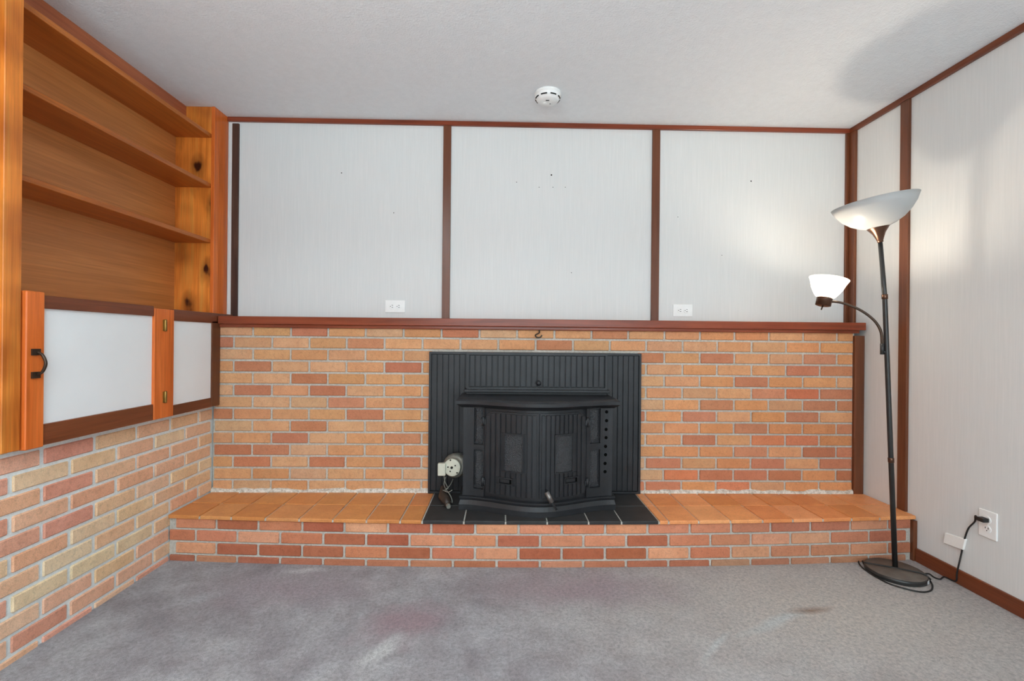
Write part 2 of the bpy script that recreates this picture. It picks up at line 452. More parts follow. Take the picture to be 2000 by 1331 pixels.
# rough pale mortar bed along the hearth joint
bed = MB()
for (xa, xb) in ((.0, 1.225), (2.445, 3.69)):
    n = 26; top = []
    for i in range(n + 1):
        top.append((xa + (xb - xa) * i / n, .012 + .016 * rng.random()))
    for i in range(n):
        (x_a, h_a), (x_b, h_b) = top[i], top[i+1]
        da = .010 + .012*rng.random()
        bed.add([(x_a,-.012,ZT-.01),(x_b,-.012,ZT-.01),(x_b,.01,ZT-.01),(x_a,.01,ZT-.01),(x_a,-.010,ZT+h_a*.6),(x_b,-.010,ZT+h_b*.6),(x_b,.01,ZT+h_b),(x_a,.01,ZT+h_a)],
                [(0,3,2,1),(4,5,6,7),(0,1,5,4),(1,2,6,5),(2,3,7,6),(3,0,4,7)])
put('mortar_bed', bed, M['mortar_pale'], chim)

# ---- left brick wall
for r in range(5, 17):
    zt_ = ZB0 - CB * r; z1 = zt_ - .0065; z0 = max(zt_ - CB + .0065, -.004)
    if z1 < .008: continue
    z1 = min(z1, .735)
    off = -.222 if r % 2 == 1 else -.222 + .106
    ys = [off - .2125 * k for k in range(-2, 10)]
    for i in range(len(ys) - 1):
        b = min(ys[i] - .0075, -.002); a = ys[i+1] + .0075
        if b - a < .03: continue
        c = rng.choice(PALE); u = rng.random()
        if u < .10: c = (203,145,123)
        elif u < .18: c = (224,190,156)
        brick(wall_left, (rng.uniform(-.0015,.0015), (a+b)/2, (z0+z1)/2), b - a, z1 - z0, .04, jit(c), math.pi/2)

# ---- trims
PT = lambda x, y: un(x, y, 1, YU)
def trim(n, mb, mat, label=None, bevel=.002): return struct(put('trim_%d' % n, mb, mat, bevel=bevel, seg=1), label)
trim(1, MB().box(.0, W, YU-.018, YU, ZC-.026, ZC), M['mahogany_x'], 'brown batten along the ceiling above the mantel wall')
trim(2, MB().box(W-.018, W, YR, YU-.018, ZC-.030, ZC), M['mahogany_y'], 'brown batten along the ceiling on the lamp wall')
trim(3, MB().box(1.276, 1.322, YU-.016, YU, 1.225, ZC-.026), M['mahogany_z'], 'brown vertical batten between panels')
trim(4, MB().box(2.537, 2.583, YU-.016, YU, 1.225, ZC-.026), M['mahogany_z'], 'brown vertical batten between panels')
trim(5, MB().box(W-.034, W-.016, YU-.016, YU, 1.225, ZC-.026), M['mahogany_z'], 'brown vertical corner batten')
trim(6, MB().box(W-.016, W, YU-.060, YU, 1.225, ZC-.030), M['mahogany_z'], 'brown vertical corner batten')
trim(7, MB().box(W-.015, W, -.294, -.241, .23, ZC-.030), M['mahogany_z'], 'brown vertical batten behind the floor lamp')
trim(8, MB().box(.024, .064, YU-.010, YU, 1.225, ZC-.036), M['weathered'], 'dark weathered strip beside the bookcase')
trim(9, MB().box(3.692, 3.742, -.014, .02, ZT-.01, 1.150).box(3.735, W-.001, .0, .03, ZT-.01, 1.150), M['mahogany_z'], 'dark brown board at the brick end')
trim(10, MB().box(3.738, W-.001, -.352, -.30, 0, .205), M['mahogany_z'], 'dark brown board at the hearth end')
struct(put('baseboard_right', MB().box(W-.014, W, YR, -.352, 0, .068), M['mahogany_y'], bevel=.003, seg=1), 'low brown baseboard')
# nail holes
for x, y, s in ((667,338,.004),(769,416,.0035),(1077,342,.006),(1009,356,.003),(1053,366,.003),(1080,366,.003),(1104,366,.003),(1324,424,.003),(1467,354,.005),(1410,499,.003),(1116,533,.003)):
    p = PT(x, y); put('nail_hole', MB().lathe([(s, 0), (s*.6, .0012)], (p.x, YU+.0004, p.z), (0,-1,0), 8), M['slot_dark'], wall_back)

# ------------------------------------------------------------------ hearth
def bow(x):
    t = (x - W/2) / (W/2); return -.338 - .075 * (1 - t*t)
def unbow(px, py, extra=0):
    y = -.38
    for _ in range(6): p = un(px, py, 1, y); y = bow(p.x) + extra
    return p
hearth = thing('brick_hearth', 'raised brick hearth with orange quarry tile top in front of the fireplace', 'hearth', (W/2, -.2, 0))
NS = 24
xs = [.0 + 3.74 * i / NS for i in range(NS + 1)]
put('mortar_core', MB().prism([(x, bow(x) + .008) for x in xs] + [(3.74, -.003), (0, -.003)], 0, .213), M['mortar'], hearth)
h1 = [421.5,503.5,589.5,672,757.4,842,928,1013,1097.6,1182.4,1265.2,1348,1429,1506,1584,1662,1735.5]
HA = [unbow(x, 1030).x for x in h1]; ph = HA[1] - HA[0]
HA = [HA[0] - ph] + HA + [HA[-1] + ph]
HB = [(HA[i] + HA[i+1]) / 2 for i in range(len(HA) - 1)]; HB = [HB[0] - ph] + HB + [HB[-1] + ph]
hd = [(400+x/2.56, 600+y/2.56) for x, y in ((590,1093),(1022,1103),(695,1160),(915,1170),(160,1085),(380,1210),(595,1222),(1030,1232),(170,1205))]
hd += [(800+x/2.772, 640+y/2.772) for x, y in ((590,1165),(1150,1230),(940,1235),(720,1235),(250,1095),(1230,1165))]
hdw = [unbow(*p) for p in hd]
HZ = [.2165, .157, .095, .033, -.029]
for r in range(4):
    z1 = HZ[r] - .0055; z0 = max(HZ[r+1] + .0055, -.003)
    J = HA if r % 2 == 0 else HB
    for i in range(len(J) - 1):
        a = max(J[i] + .006, .003); b = min(J[i+1] - .006, 3.735)
        if b - a < .03: continue
        cx = (a+b)/2; cz = (z0+z1)/2
        isd = any(abs(p.x - cx) < (b-a)/2 and abs(p.z - cz) < .031 for p in hdw)
        c = (162,96,70) if isd else rng.choice(WARM)
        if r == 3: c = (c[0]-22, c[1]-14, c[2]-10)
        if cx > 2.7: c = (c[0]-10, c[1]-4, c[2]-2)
        sl = math.atan2(bow(b) - bow(a), b - a)
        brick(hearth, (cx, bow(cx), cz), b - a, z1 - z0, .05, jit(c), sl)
# tiles, two rows deep with a nosing over the brick face
TP = .1645
ORANGE = [(175,117,68), (171,112,62), (180,122,73), (175,115,66), (169,110,61), (179,123,77)]
def tile(xa, xb, ya_f, yb_f, black):
    g = .0035
    vs = [(xa+g, ya_f(xa)+g), (xb-g, ya_f(xb)+g), (xb-g, yb_f(xb)-g), (xa+g, yb_f(xa)-g)]
    mb = MB().prism(vs, .2115, ZT - .0006 - rng.uniform(0, .0016))
    c = mb.v[0].copy(); cc = Vector(((xa+xb)/2, (ya_f(xa)+yb_f(xb))/2, .2))
    o = put('tile', mb, M['tile_black'] if black else M['tile'], hearth, bevel=.004, loc=cc)
    oc = rng.choice(ORANGE)
    if xa > 2.3: oc = (oc[0]+16, oc[1]+9, oc[2]+10)
    o.color = jit(oc, 5, 1.75)
    if black: o['label'] = 'tile painted black'
front = lambda x: bow(x) - .014
midl = lambda x: front(x) * .5 - .002
back = lambda x: -.006
BX0, BX1 = unbow(824, 1021, -.014).x, unbow(1288, 1020, -.014).x
px_l = [388, 450, 517, 583, 649, 715, 781]      # joints on the nosing, left of the stove
px_r = [1307, 1366, 1428, 1491, 1550, 1609, 1665, 1720]
XL = [.0] + [unbow(x, 1020, -.014).x for x in px_l] + [BX0]
XR = [BX1] + [unbow(x, 1018, -.014).x for x in px_r] + [3.757]
XB = [BX0 + (BX1-BX0) * f for f in (0, .175, .35, .525, .70, .84, 1)]
for X, bl in ((XL, False), (XB, True), (XR, False)):
    for i in range(len(X) - 1):
        tile(X[i], X[i+1], front, midl, bl); tile(X[i], X[i+1], midl, back, bl)
put('tile_grout', MB().prism([(x, front(x) + .006) for x in [.0 + 3.75*i/NS for i in range(NS+1)]] + [(3.75, -.004), (0, -.004)], .212, ZT - .007), M['mortar'], hearth)

# ------------------------------------------------------------------ mantel
man = thing('mantel_shelf', 'long dark red brown wooden mantel shelf above the brick', 'mantel', (W/2, .05, 1.168))
put('shelf_board', MB().box(.042, 3.742, -.030, YU-.001, 1.182, 1.226), M['mahogany_x'], man, bevel=.004)
put('moulding', MB().box(.042, 3.715, -.016, YU-.001, 1.164, 1.184), M['mahogany_x'], man, bevel=.004)
hk = un(1052, 655, 1, -.02)
pts = [(hk.x+.004, -.012, 1.166), (hk.x+.004, -.016, 1.150), (hk.x-.006, -.022, 1.143), (hk.x-.018, -.027, 1.136), (hk.x-.016, -.032, 1.126), (hk.x-.002, -.034, 1.121), (hk.x+.012, -.032, 1.126), (hk.x+.018, -.030, 1.136)]
tag(put('screw_hook', MB().tube(smooth_pts(pts, 5), .0042, 8), M['bronze_dark'], loc=(hk.x, -.02, 1.166)), 'small dark metal screw hook under the mantel shelf', 'hook')

# ------------------------------------------------------------------ bookcase (recessed shelves)
bk = thing('built_in_bookcase', 'built-in orange pine bookcase with three shelves above the cabinet', 'bookcase', (-.1, -.5, 1.236))
YE = -2.2
put('back_panel', MB().box(-.245, -.221, YE, .01, 1.236, 2.30), M['panel_wood'], bk)
put('soffit_panel', MB().box(-.245, -.163, YE, .01, 2.26, ZC-.001), M['soffit_wood'], bk)
put('end_panel', MB().box(-.24, -.018, .0, .022, 1.236, ZC-.001), M['pine_z'], bk)
put('end_panel', MB().box(-.24, -.018, YE-.02, YE, 1.236, ZC-.001), M['pine_z'], bk)
put('face_stile', MB().box(-.020, .0, -.005, YU-.004, 1.236, ZC-.001), M['redpine_z'], bk, bevel=.002, seg=1)
put('post', MB().box(-.020, .036, un(4,700,0,.036).y, un(41,700,0,.036).y, .722, ZC-.001), M['pine_z'], bk, bevel=.002, seg=1)
put('face_stile', MB().box(-.020, -.002, YE-.02, YE+.06, 1.236, ZC-.001), M['pine_z'], bk, bevel=.002, seg=1)
for z in (1.640, 1.955, 2.238):
    put('shelf', MB().box(-.222, -.021, YE, .004, z, z + .022), M['shelf_wood'], bk, bevel=.0015, seg=1)

# ------------------------------------------------------------------ cabinet
XC = .040
cab = thing('wall_cabinet', 'wooden wall cabinet with white panels hung above the left brick', 'cabinet', (.0, -.6, .72))
ff = lambda x, y: un(x, y, 0, XC)
y_r0, y_r1 = -.010, -.082          # right stile
y_c0, y_c1 = ff(338,700).y, ff(300,700).y
y_d0, y_d1 = ff(84,700).y, ff(47,700).y
ZK0, ZK1 = .722, 1.240
put('body', MB().box(-.24, XC-.024, y_d1-.006, YU-.002, .722, 1.236), M['panel_wood'], cab)
put('face_stile', MB().box(XC-.022, XC, -.075, -.001, ZK0, ZK1-.045), M['mahogany_z'], cab, bevel=.002, seg=1)
cst = put('face_stile', MB().box(XC-.022, XC+.004, y_c1, y_c0, ZK0, ZK1-.004), M['redpine_z'], cab, bevel=.002, seg=1)
put('top_rail', MB().box(XC-.022, XC, y_c0, YU-.003, 1.184, ZK1), M['mahogany_y'], cab, bevel=.002, seg=1)
put('bottom_rail', MB().box(XC-.022, XC, y_c0, -.075, ZK0, .772), M['mahogany_y'], cab, bevel=.002, seg=1)
put('white_panel', MB().box(XC-.020, XC-.006, y_c0, -.075, .772, 1.184), M['white_board'], cab)
door = put('door', MB().box(XC-.020, XC-.008, y_d0, y_c1, .795, 1.20), M['white_board'], cab)
put('door_rail', MB().box(XC-.018, XC+.002, y_d0, y_c1-.002, 1.200, ZK1+.006), M['mahogany_y'], door, bevel=.002, seg=1)
put('door_rail', MB().box(XC-.018, XC+.002, y_d0, y_c1-.002, ZK0, .795), M['mahogany_y'], door, bevel=.002, seg=1)
put('door_stile', MB().box(XC-.018, XC+.006, y_d1, y_d0, ZK0-.004, ZK1+.016), M['redpine_z'], door, bevel=.003, seg=1)
hy = ff(66,710).y; z_h0 = ff(66,733).z; z_h1 = ff(66,688).z
hm = MB()
for z in (z_h0, z_h1): hm.box(XC+.005, XC+.012, hy-.016, hy+.012, z-.011, z+.011)
hm.tube(smooth_pts([(XC+.008,hy+.004,z_h0),(XC+.026,hy+.004,z_h0+.012),(XC+.036,hy+.004,(z_h0+z_h1)/2),(XC+.026,hy+.004,z_h1-.012),(XC+.008,hy+.004,z_h1)],6), .0048, 8)
ho = put('handle', hm, M['bronze_dark'], door, bevel=.0); ho['label'] = 'dark bronze bow handle'
for pyy in (636, 776):
    c = ff(320, pyy); m = MB().lathe([(.005,-.028),(.0065,-.024),(.0065,.024),(.005,.028)], (XC+.008, c.y, c.z), (0,0,1), 10).box(XC+.002, XC+.006, c.y-.013, c.y+.013, c.z-.026, c.z+.026)
    put('hinge', m, M['brass'], door)

# ------------------------------------------------------------------ fireplace insert
ins = thing('fireplace_insert', 'black cast iron fireplace insert stove with two ribbed doors', 'stove', (1.83, -.2, ZT))
IR = M['iron']
XH0, XH1 = 1.443, 2.228
def ribs(parent, x0, x1, z0, z1, y, n, d=.006, gap=.003):
    wv = (x1 - x0) / n
    for i in range(n):
        mb = MB().box(x0 + i*wv + gap/2, x0 + (i+1)*wv - gap/2, y - d, y + .002, z0, z1)
        put('rib', mb, IR, parent, bevel=.0015, seg=1)
def frame(mb, x0, x1, z0, z1, y0, y1, t):
    mb.box(x0, x0+t, y0, y1, z0, z1); mb.box(x1-t, x1, y0, y1, z0, z1)
    mb.box(x0+t, x1-t, y0, y1, z0, z0+t); mb.box(x0+t, x1-t, y0, y1, z1-t, z1)
# surround panels
for (a, b) in ((1.226, XH0), (XH1, 2.437)):
    mb = MB().box(a, b, -.016, .006, .232, 1.036); frame(mb, a, b, .232, 1.036, -.030, -.015, .012)
    sp = put('surround_panel', mb, IR, ins)
    ribs(sp, a+.014, b-.012, .246, 1.022, -.016, 6 if a < 1.5 else 6)
# hood
mb = MB().box(XH0, XH1, -.076, .006, .80, 1.036); frame(mb, XH0, XH1, .830, 1.036, -.092, -.075, .013)
hood = put('hood', mb, IR, ins)
ribs(hood, XH0+.016, XH1-.016, .846, 1.020, -.076, 24, .008, .005)
put('ledge', MB().box(XH0-.012, XH1+.012, -.108, .0, .816, .832), IR, hood, bevel=.003, seg=1)
kp = un(1052, 749, 1, -.12)
put('knob', MB().lathe([(.004,0),(.004,.022),(.010,.024),(.0145,.032),(.0145,.040),(.010,.048),(.003,.050)], (kp.x, -.082, kp.z), (0,-1,0), 16), IR, hood)
# body
XM = 1.829; HWD = .386; DW = .278; YF0 = -.255; BW = .110
def yf(x):
    d = min(abs(x - XM) / HWD, 1)
    return YF0 - BW * .5 * (1 + math.cos(math.pi * d))
def plan(off, yb):
    n = 36; e = HWD + off
    pts = []
    for i in range(n + 1):
        x = XM - e + 2*e*i/n
        xi = XM + (x - XM) * HWD / e
        pts.append((x, yf(xi) - off))
    return pts + [(XM + e, yb), (XM - e, yb)]
def P3(pl, z): return [(x, y, z) for x, y in pl]
put('firebox', MB().prism(plan(0, -.01), .29, .768), IR, ins)
put('pedestal', MB().loft([P3(plan(.020, -.02), ZT-.0005), P3(plan(.020, -.02), .258), P3(plan(.014, -.02), .280), P3(plan(.018, -.02), .292), P3(plan(.018, -.02), .299), P3(plan(.006, -.02), .304)]), IR, ins)
put('top_plate', MB().loft([P3(plan(.010, -.01), .756), P3(plan(.028, -.01), .770), P3(plan(.036, -.01), .776), P3(plan(.036, -.01), .792), P3(plan(.028, -.01), .800), P3(plan(.020, -.01), .803)]), IR, ins)
# doors
def fx(px, py):                      # photo pixel on the bowed stove front -> x, z
    y = -.30
    for _ in range(8): p = un(px, py, 1, y); y = yf(p.x)
    return p
def slab(x0, x1, zf0, zf1, off0, off1, n=10):
    """curved slab following the stove front between depth offsets"""
    polys = []
    for i in range(n + 1):
        x = x0 + (x1 - x0) * i / n; y = yf(x); a, b = zf0(x), zf1(x)
        polys.append([(x, y - off0, a), (x, y - off1, a), (x, y - off1, b), (x, y - off0, b)])
    return MB().loft(polys)
ZD0, ZD1 = .318, .742
def make_door(x0, x1, hinge_left, wx0, wx1, sx0, sx1, sz):
    def top(x):
        d = (x - x0) if hinge_left else (x1 - x)
        return ZD1 - (max(0, .045 - d) ** 2) / .045 * .8
    def bot(x):
        d = (x - x0) if hinge_left else (x1 - x)
        return ZD0 + (max(0, .03 - d) ** 2) / .03 * .8
    dr = put('stove_door', slab(x0, x1, bot, top, -.002, .014, 16), IR, ins)
    wz0, wz1 = fx(1002, 922).z, fx(1002, 846).z
    n = 10; wv = (x1 - x0 - .012) / n
    holes = [(wx0, wx1, wz0, wz1), (sx0, sx1, sz - .018, sz + .018)]
    for i in range(n):
        a = x0 + .006 + i*wv + .0026; b = a + wv - .0052; cx = (a+b)/2
        cuts = sorted((h[2], h[3]) for h in holes if b > h[0] - .002 and a < h[1] + .002)
        zz = bot(cx) + .008; mb = MB()
        segs = []
        for c0, c1 in cuts:
            if c0 > zz: segs.append((zz, c0))
            zz = max(zz, c1)
        if top(cx) - .008 > zz: segs.append((zz, top(cx) - .008))
        for s0, s1 in segs:
            put('rib', slab(a, b, lambda x, v=s0: v, lambda x, v=s1: v, 0.012, .0215, 1), IR, dr, bevel=.001, seg=1)
    for k, (a, b, c, d) in enumerate(holes):
        mb = MB()
        tt = .006
        for (p, q, r_, s_) in ((a, a+tt, c, d), (b-tt, b, c, d), (a, b, c, c+tt), (a, b, d-tt, d)):
            sb = slab(p, q, lambda x, v=r_: v, lambda x, v=s_: v, .012, .026, 3); mb.add(sb.v, sb.f)
        put('window_frame' if k == 0 else 'vent_frame', mb, IR, dr)
        sb = slab(a+tt, b-tt, lambda x: c+tt, lambda x: d-tt, .012, .0155, 3)
        put('window_panel' if k == 0 else 'vent_cover', sb, M['pebbled'] if k == 0 else M['hole'], dr)
        if k == 1: put('vent_slide', slab(a+tt+.004, b-tt-.010, lambda x: c+.010, lambda x: d-.010, .014, .021, 2), IR, dr)
    for pyy in (826, 946):
        z = fx(1000, pyy).z; hx = x0 - .006 if hinge_left else x1 + .006
        put('hinge', MB().lathe([(.008,-.022),(.008,.022)], (hx, yf(hx)-.022, z), (0,0,1), 10).box(hx-.012, hx+.012, yf(hx)-.026, yf(hx)+.004, z-.016, z+.010), IR, dr)
    return dr
xa, xm1, xm2, xb = fx(946,880).x, fx(1051,880).x, fx(1054,880).x, fx(1144,880).x
dl = make_door(xa, xm1, True, fx(983,880).x, fx(1022,880).x, fx(973,938).x, fx(1001,938).x, fx(985,938).z)
dr = make_door(xm2, xb, False, fx(1083,880).x, fx(1119,880).x, fx(1101,936).x, fx(1128,936).x, fx(1115,936).z)
hp = fx(1066, 956); yq = yf(hp.x) - .012
put('door_handle', MB().tube([(hp.x, yq-.008, hp.z), (hp.x, yq-.040, hp.z), (hp.x+.022, yq-.052, hp.z-.040), (hp.x+.046, yq-.060, hp.z-.078)], .0055, 10), IR, dr)
hg = put('handle_grip', MB().tube([(hp.x-.002, yq-.044, hp.z+.004), (hp.x+.024, yq-.053, hp.z-.044)], .0125, 14), M['spring_steel'], dr); hg['label'] = 'bare grey spring grip'
# front columns: plates with two real recesses each
def cz_(v): return lambda x: v
for side, (p0, p1), wins in ((-1, (926,947), ((793,867),(877,953))), (1, (1151,1171), ((793,866),(878,952)))):
    r0 = fx(p0, 870).x; r1 = fx(p1, 870).x
    e0, e1 = (XM - HWD, xa - .001) if side < 0 else (xb + .001, XM + HWD)
    r0 = max(r0, e0 + .008); r1 = min(r1, e1 - .004)
    zs = [(fx(p0, b).z, fx(p0, a).z) for a, b in wins]        # (bottom, top), upper recess first
    mb = MB()
    for (a, b, c, d) in ((e0, r0, .304, .757), (r1, e1, .304, .757), (r0, r1, .304, zs[1][0]), (r0, r1, zs[1][1], zs[0][0]), (r0, r1, zs[0][1], .757)):
        sb = slab(a, b, cz_(c), cz_(d), -.003, .018, 3); mb.add(sb.v, sb.f)
    cp = put('column_plate', mb, IR, ins)
    for (z0, z1) in zs:
        e = .26 * (r1 - r0); y = max(yf(r0), yf(r1))
        put('panel_field', MB().loft([[(r0,yf(r0)+.001,z0),(r1,yf(r1)+.001,z0),(r1,yf(r1)+.001,z1),(r0,yf(r0)+.001,z1)],
                                      [(r0+e,yf(r0+e)-.008,z0+.026),(r1-e,yf(r1-e)-.008,z0+.026),(r1-e,yf(r1-e)-.008,z1-.020),(r0+e,yf(r0+e)-.008,z1-.020)]]), M['pebbled'], cp)
for px, py in ((1181,804),(1181,821),(1180,838),(1180,854),(1179,871),(1179,887),(1178,904),(1178,920)):
    p = fx(px, py); sl = (yf(p.x+.004) - yf(p.x-.004)) / .008
    put('bolt_hole', MB().lathe([(.0085, -.004), (.0085, .0012)], (p.x+.006, yf(p.x+.006) - .018, p.z), (sl, -1, 0), 14), M['hole'], ins)
# blower on the left flank
bp = un(880, 918, 1, -.17)
ax = Vector((-.22, -1, .12)).normalized(); bc = Vector((bp.x+.012, -.11, bp.z))
bl = put('blower', MB().lathe([(.040,-.075),(.062,-.068),(.066,-.02),(.066,.012),(.060,.022),(.048,.026)], bc + Vector((.006,.01,.004)), ax, 28), M['steel_grey'], ins)
bl['label'] = 'small grey blower motor with a white face plate'
put('face_plate', MB().lathe([(.043,.022),(.047,.026),(.047,.033),(.044,.036),(.010,.037)], bc, ax, 28), M['cream_plastic'], bl)
put('shaft_nut', MB().lathe([(.007,.034),(.007,.043)], bc, ax, 8), M['slot_dark'], bl)
for k in range(5):
    th = k * 1.257 + .4; t = ax.orthogonal().normalized(); b2 = ax.cross(t)
    q = bc + ax*.034 + (t*math.cos(th) + b2*math.sin(th)) * (.040 if k % 2 else .022)
    put('screw', MB().lathe([(.0042,0),(.0042,.004)], q, ax, 8), M['slot_dark'], bl)
put('bracket', MB().box(bp.x-.072, bp.x-.030, -.150, -.120, bp.z-.040, bp.z+.026), M['cream_plastic'], bl, bevel=.003, seg=1)
cbx = un(872, 975, 1, -.17)
wires = [[(bp.x-.040,-.135,bp.z-.038),(bp.x-.030,-.150,bp.z-.075),(bp.x-.012,-.160,bp.z-.105),(cbx.x-.006,-.165,cbx.z+.055)],
         [(bp.x-.030,-.135,bp.z-.048),(bp.x-.036,-.155,bp.z-.085),(bp.x-.020,-.165,bp.z-.115),(cbx.x-.01,-.17,cbx.z+.050)],
         [(bp.x+.010,-.130,bp.z-.062),(bp.x-.002,-.160,bp.z-.085),(bp.x-.020,-.170,bp.z-.105),(cbx.x-.004,-.17,cbx.z+.048)],
         [(bp.x-.04,-.17,bp.z-.11),(bp.x-.01,-.18,bp.z-.118),(bp.x+.012,-.18,bp.z-.105)],
         [(bp.x-.02,-.17,bp.z-.11),(bp.x+.004,-.19,bp.z-.135),(bp.x+.014,-.20,bp.z-.165),(bp.x+.004,-.21,ZT+.02)]]
for wr in wires: put('wire', MB().tube(smooth_pts(wr, 5), .0026, 6), M['steel_grey'], bl)
mb = MB().tube([(cbx.x-.022, -.13, cbx.z+.055), (cbx.x-.020, -.16, cbx.z+.01), (cbx.x+.004, -.22, ZT+.028), (cbx.x+.018, -.255, ZT+.018)], [.014,.026,.024,.014], 10)
put('junction_sleeve', mb, M['cord_brown'], bl)
put('plug_tip', MB().lathe([(.010,-.012),(.013,0),(.011,.016)], (cbx.x+.020, -.262, ZT+.016), (.25,-1,-.1), 10), M['steel_grey'], bl)

# ------------------------------------------------------------------ wall outlets
def outlet(c, nrm, along, label, group=None):
    """c plate centre on the wall, nrm out of the wall, along = long side of the plate"""
    c = Vector(c); nrm = Vector(nrm); along = Vector(along); side = nrm.cross(along)
    t = thing('wall_outlet', label, 'outlet', c, group)
    def bx(mb, a, b, n0, a2, b2, n1):
        vs = [c + along*aa + side*bb + nrm*nn for nn in (n0, n1) for aa, bb in ((a,b),(a2,b),(a2,b2),(a,b2))]
        return mb.add(vs, [(0,3,2,1),(4,5,6,7),(0,1,5,4),(1,2,6,5),(2,3,7,6),(3,0,4,7)])
    put('cover_plate', bx(MB(), -.059, -.037, -.001, .059, .037, .006), M['white_plastic'], t, bevel=.0025)
    for s in (-1, 1):
        o = c + along * s * .0195
        rc = put('receptacle', MB().lathe([(.0165,.004),(.0165,.0078),(.0155,.0085)], o, nrm, 20), M['white_plastic'], t)
        for e, L in ((-.006, .0045), (.006, .0038)):
            mb = MB(); cc = o + side*e + along*.004
            vs = [cc + along*a + side*b + nrm*n for n in (.007, .0089) for a, b in ((-L,-.0014),(L,-.0014),(L,.0014),(-L,.0014))]
            put('slot', mb.add(vs, [(0,3,2,1),(4,5,6,7),(0,1,5,4),(1,2,6,5),(2,3,7,6),(3,0,4,7)]), M['slot_dark'], rc)
        put('slot', MB().lathe([(.0024,.007),(.0024,.0089)], o - along*.007, nrm, 10), M['slot_dark'], rc)
    put('screw', MB().lathe([(.003,.005),(.003,.0068)], c, nrm, 10), M['white_plastic'], t)
    return t
p = PT(772, 599); outlet((p.x, YU, p.z), (0,-1,0), (1,0,0), 'white duplex outlet on the wall panel nearest the bookcase')
p = PT(1333, 607); outlet((p.x, YU, p.z), (0,-1,0), (1,0,0), 'white duplex outlet above the mantel on the lamp side')
OP = un(1931, 1025, 0, W); outlet((W, OP.y, OP.z), (-1,0,0), (0,0,1), 'white duplex outlet with a plugged cord near the baseboard')
# tape over the cord
tp = [un(x, y, 0, W) for x, y in ((1849,1041),(1890,1054),(1884,1075),(1846,1061))]
tm = MB().add([(W+.0005, q.y, q.z) for q in tp] + [(W-.0105, q.y, q.z) for q in tp], [(0,1,2,3),(7,6,5,4),(0,4,5,1),(1,5,6,2),(2,6,7,3),(3,7,4,0)])
tag(put('tape_patch', tm, M['rubber_tape'], loc=(W, tp[0].y, tp[2].z), bevel=.002, seg=1), 'small white tape patch holding the cord to the wall', 'tape')

# ------------------------------------------------------------------ smoke detector
sd = thing('smoke_detector', 'round white smoke detector on the ceiling', 'smoke detector', (1.868, -.215, ZC))
SC = (1.868, -.215, ZC+.001); DN = (0,0,-1)
put('mounting_base', MB().lathe([(.066,0),(.070,.002),(.070,.012),(.066,.014)], SC, DN, 40), M['white_plastic'], sd)
bd = put('housing', MB().lathe([(.066,.012),(.068,.016),(.066,.030),(.060,.036),(.056,.042),(.050,.047),(.020,.0485)], SC, DN, 40), M['white_plastic'], sd)
for k in range(8):
    a0 = k*math.pi/4 + .12; a1 = a0 + .52; vs = []
    for i in range(7):
        a = a0 + (a1 - a0)*i/6
        for r, h in ((.0600,.0345),(.0640,.0300),(.0652,.0320),(.0622,.0362)):
            vs.append((SC[0]+math.cos(a)*(r+.0018), SC[1]+math.sin(a)*(r+.0018), SC[2]-h))
    put('vent_slot', MB().loft([vs[i*4:i*4+4] for i in range(7)]), M['slot_dark'], bd)
put('test_button', MB().lathe([(.011,.046),(.011,.0505),(.009,.052)], (SC[0]-.014, SC[1]+.012, SC[2]), DN, 20), M['white_plastic'], bd)
put('indicator', MB().lathe([(.003,.046),(.003,.0495)], (SC[0]+.014, SC[1]+.016, SC[2]), DN, 10), M['slot_dark'], bd)
put('sounder_grille', MB().box(SC[0]-.012, SC[0]+.006, SC[1]-.022, SC[1]-.016, SC[2]-.0495, SC[2]-.045), M['slot_dark'], bd)

# ------------------------------------------------------------------ floor lamp
LB = Vector((3.534, -.480, 0)); RB = .120
lamp = thing('floor_lamp', 'black torchiere floor lamp with a lit side reading light beside the hearth', 'lamp', LB)
base = put('base', MB().lathe([(RB-.003,0),(RB,.002),(RB,.020),(RB-.003,.0225)], LB, (0,0,1), 48), M['lamp_black'], lamp)
put('base_top', MB().lathe([(RB-.004,.0215),(RB-.005,.024),(.03,.026),(.014,.030)], LB, (0,0,1), 48), M['lamp_base'], base)
th = math.atan2(un(1812,1134,2,.01).y - LB.y, un(1812,1134,2,.01).x - LB.x)
sa, sb_ = -1.05, -.80
st = []
for i in range(5):
    a = sa + (sb_-sa)*i/4; ca, sn = math.cos(a), math.sin(a)
    st.append([(LB.x+ca*(RB-.001), LB.y+sn*(RB-.001), .005), (LB.x+ca*(RB+.0012), LB.y+sn*(RB+.0012), .005), (LB.x+ca*(RB+.0012), LB.y+sn*(RB+.0012), .019), (LB.x+ca*(RB-.001), LB.y+sn*(RB-.001), .019)])
put('sticker', MB().loft(st), M['white_plastic'], base)
PB = Vector((3.540, -.472, .022)); PN = un(1719, 470, 1, -.475)
PJ = un(1733, 688, 1, -.475); PK2 = un(1728, 580, 1, -.475)
pole = put('pole', MB().tube([PB, PB.lerp(PK2, .5), PK2, PN], [.0112, .0108, .0104, .0095], 14), M['lamp_black'], lamp)
pd = (PK2 - PB).normalized()
for q in (PK2, PB.lerp(PK2, .40)):
    q2 = PB + pd * (q - PB).dot(pd)
    put('joint_ring', MB().lathe([(.0112,-.012),(.0128,-.010),(.0128,.010),(.0112,.012)], q2, pd, 14), M['bronze'], pole)
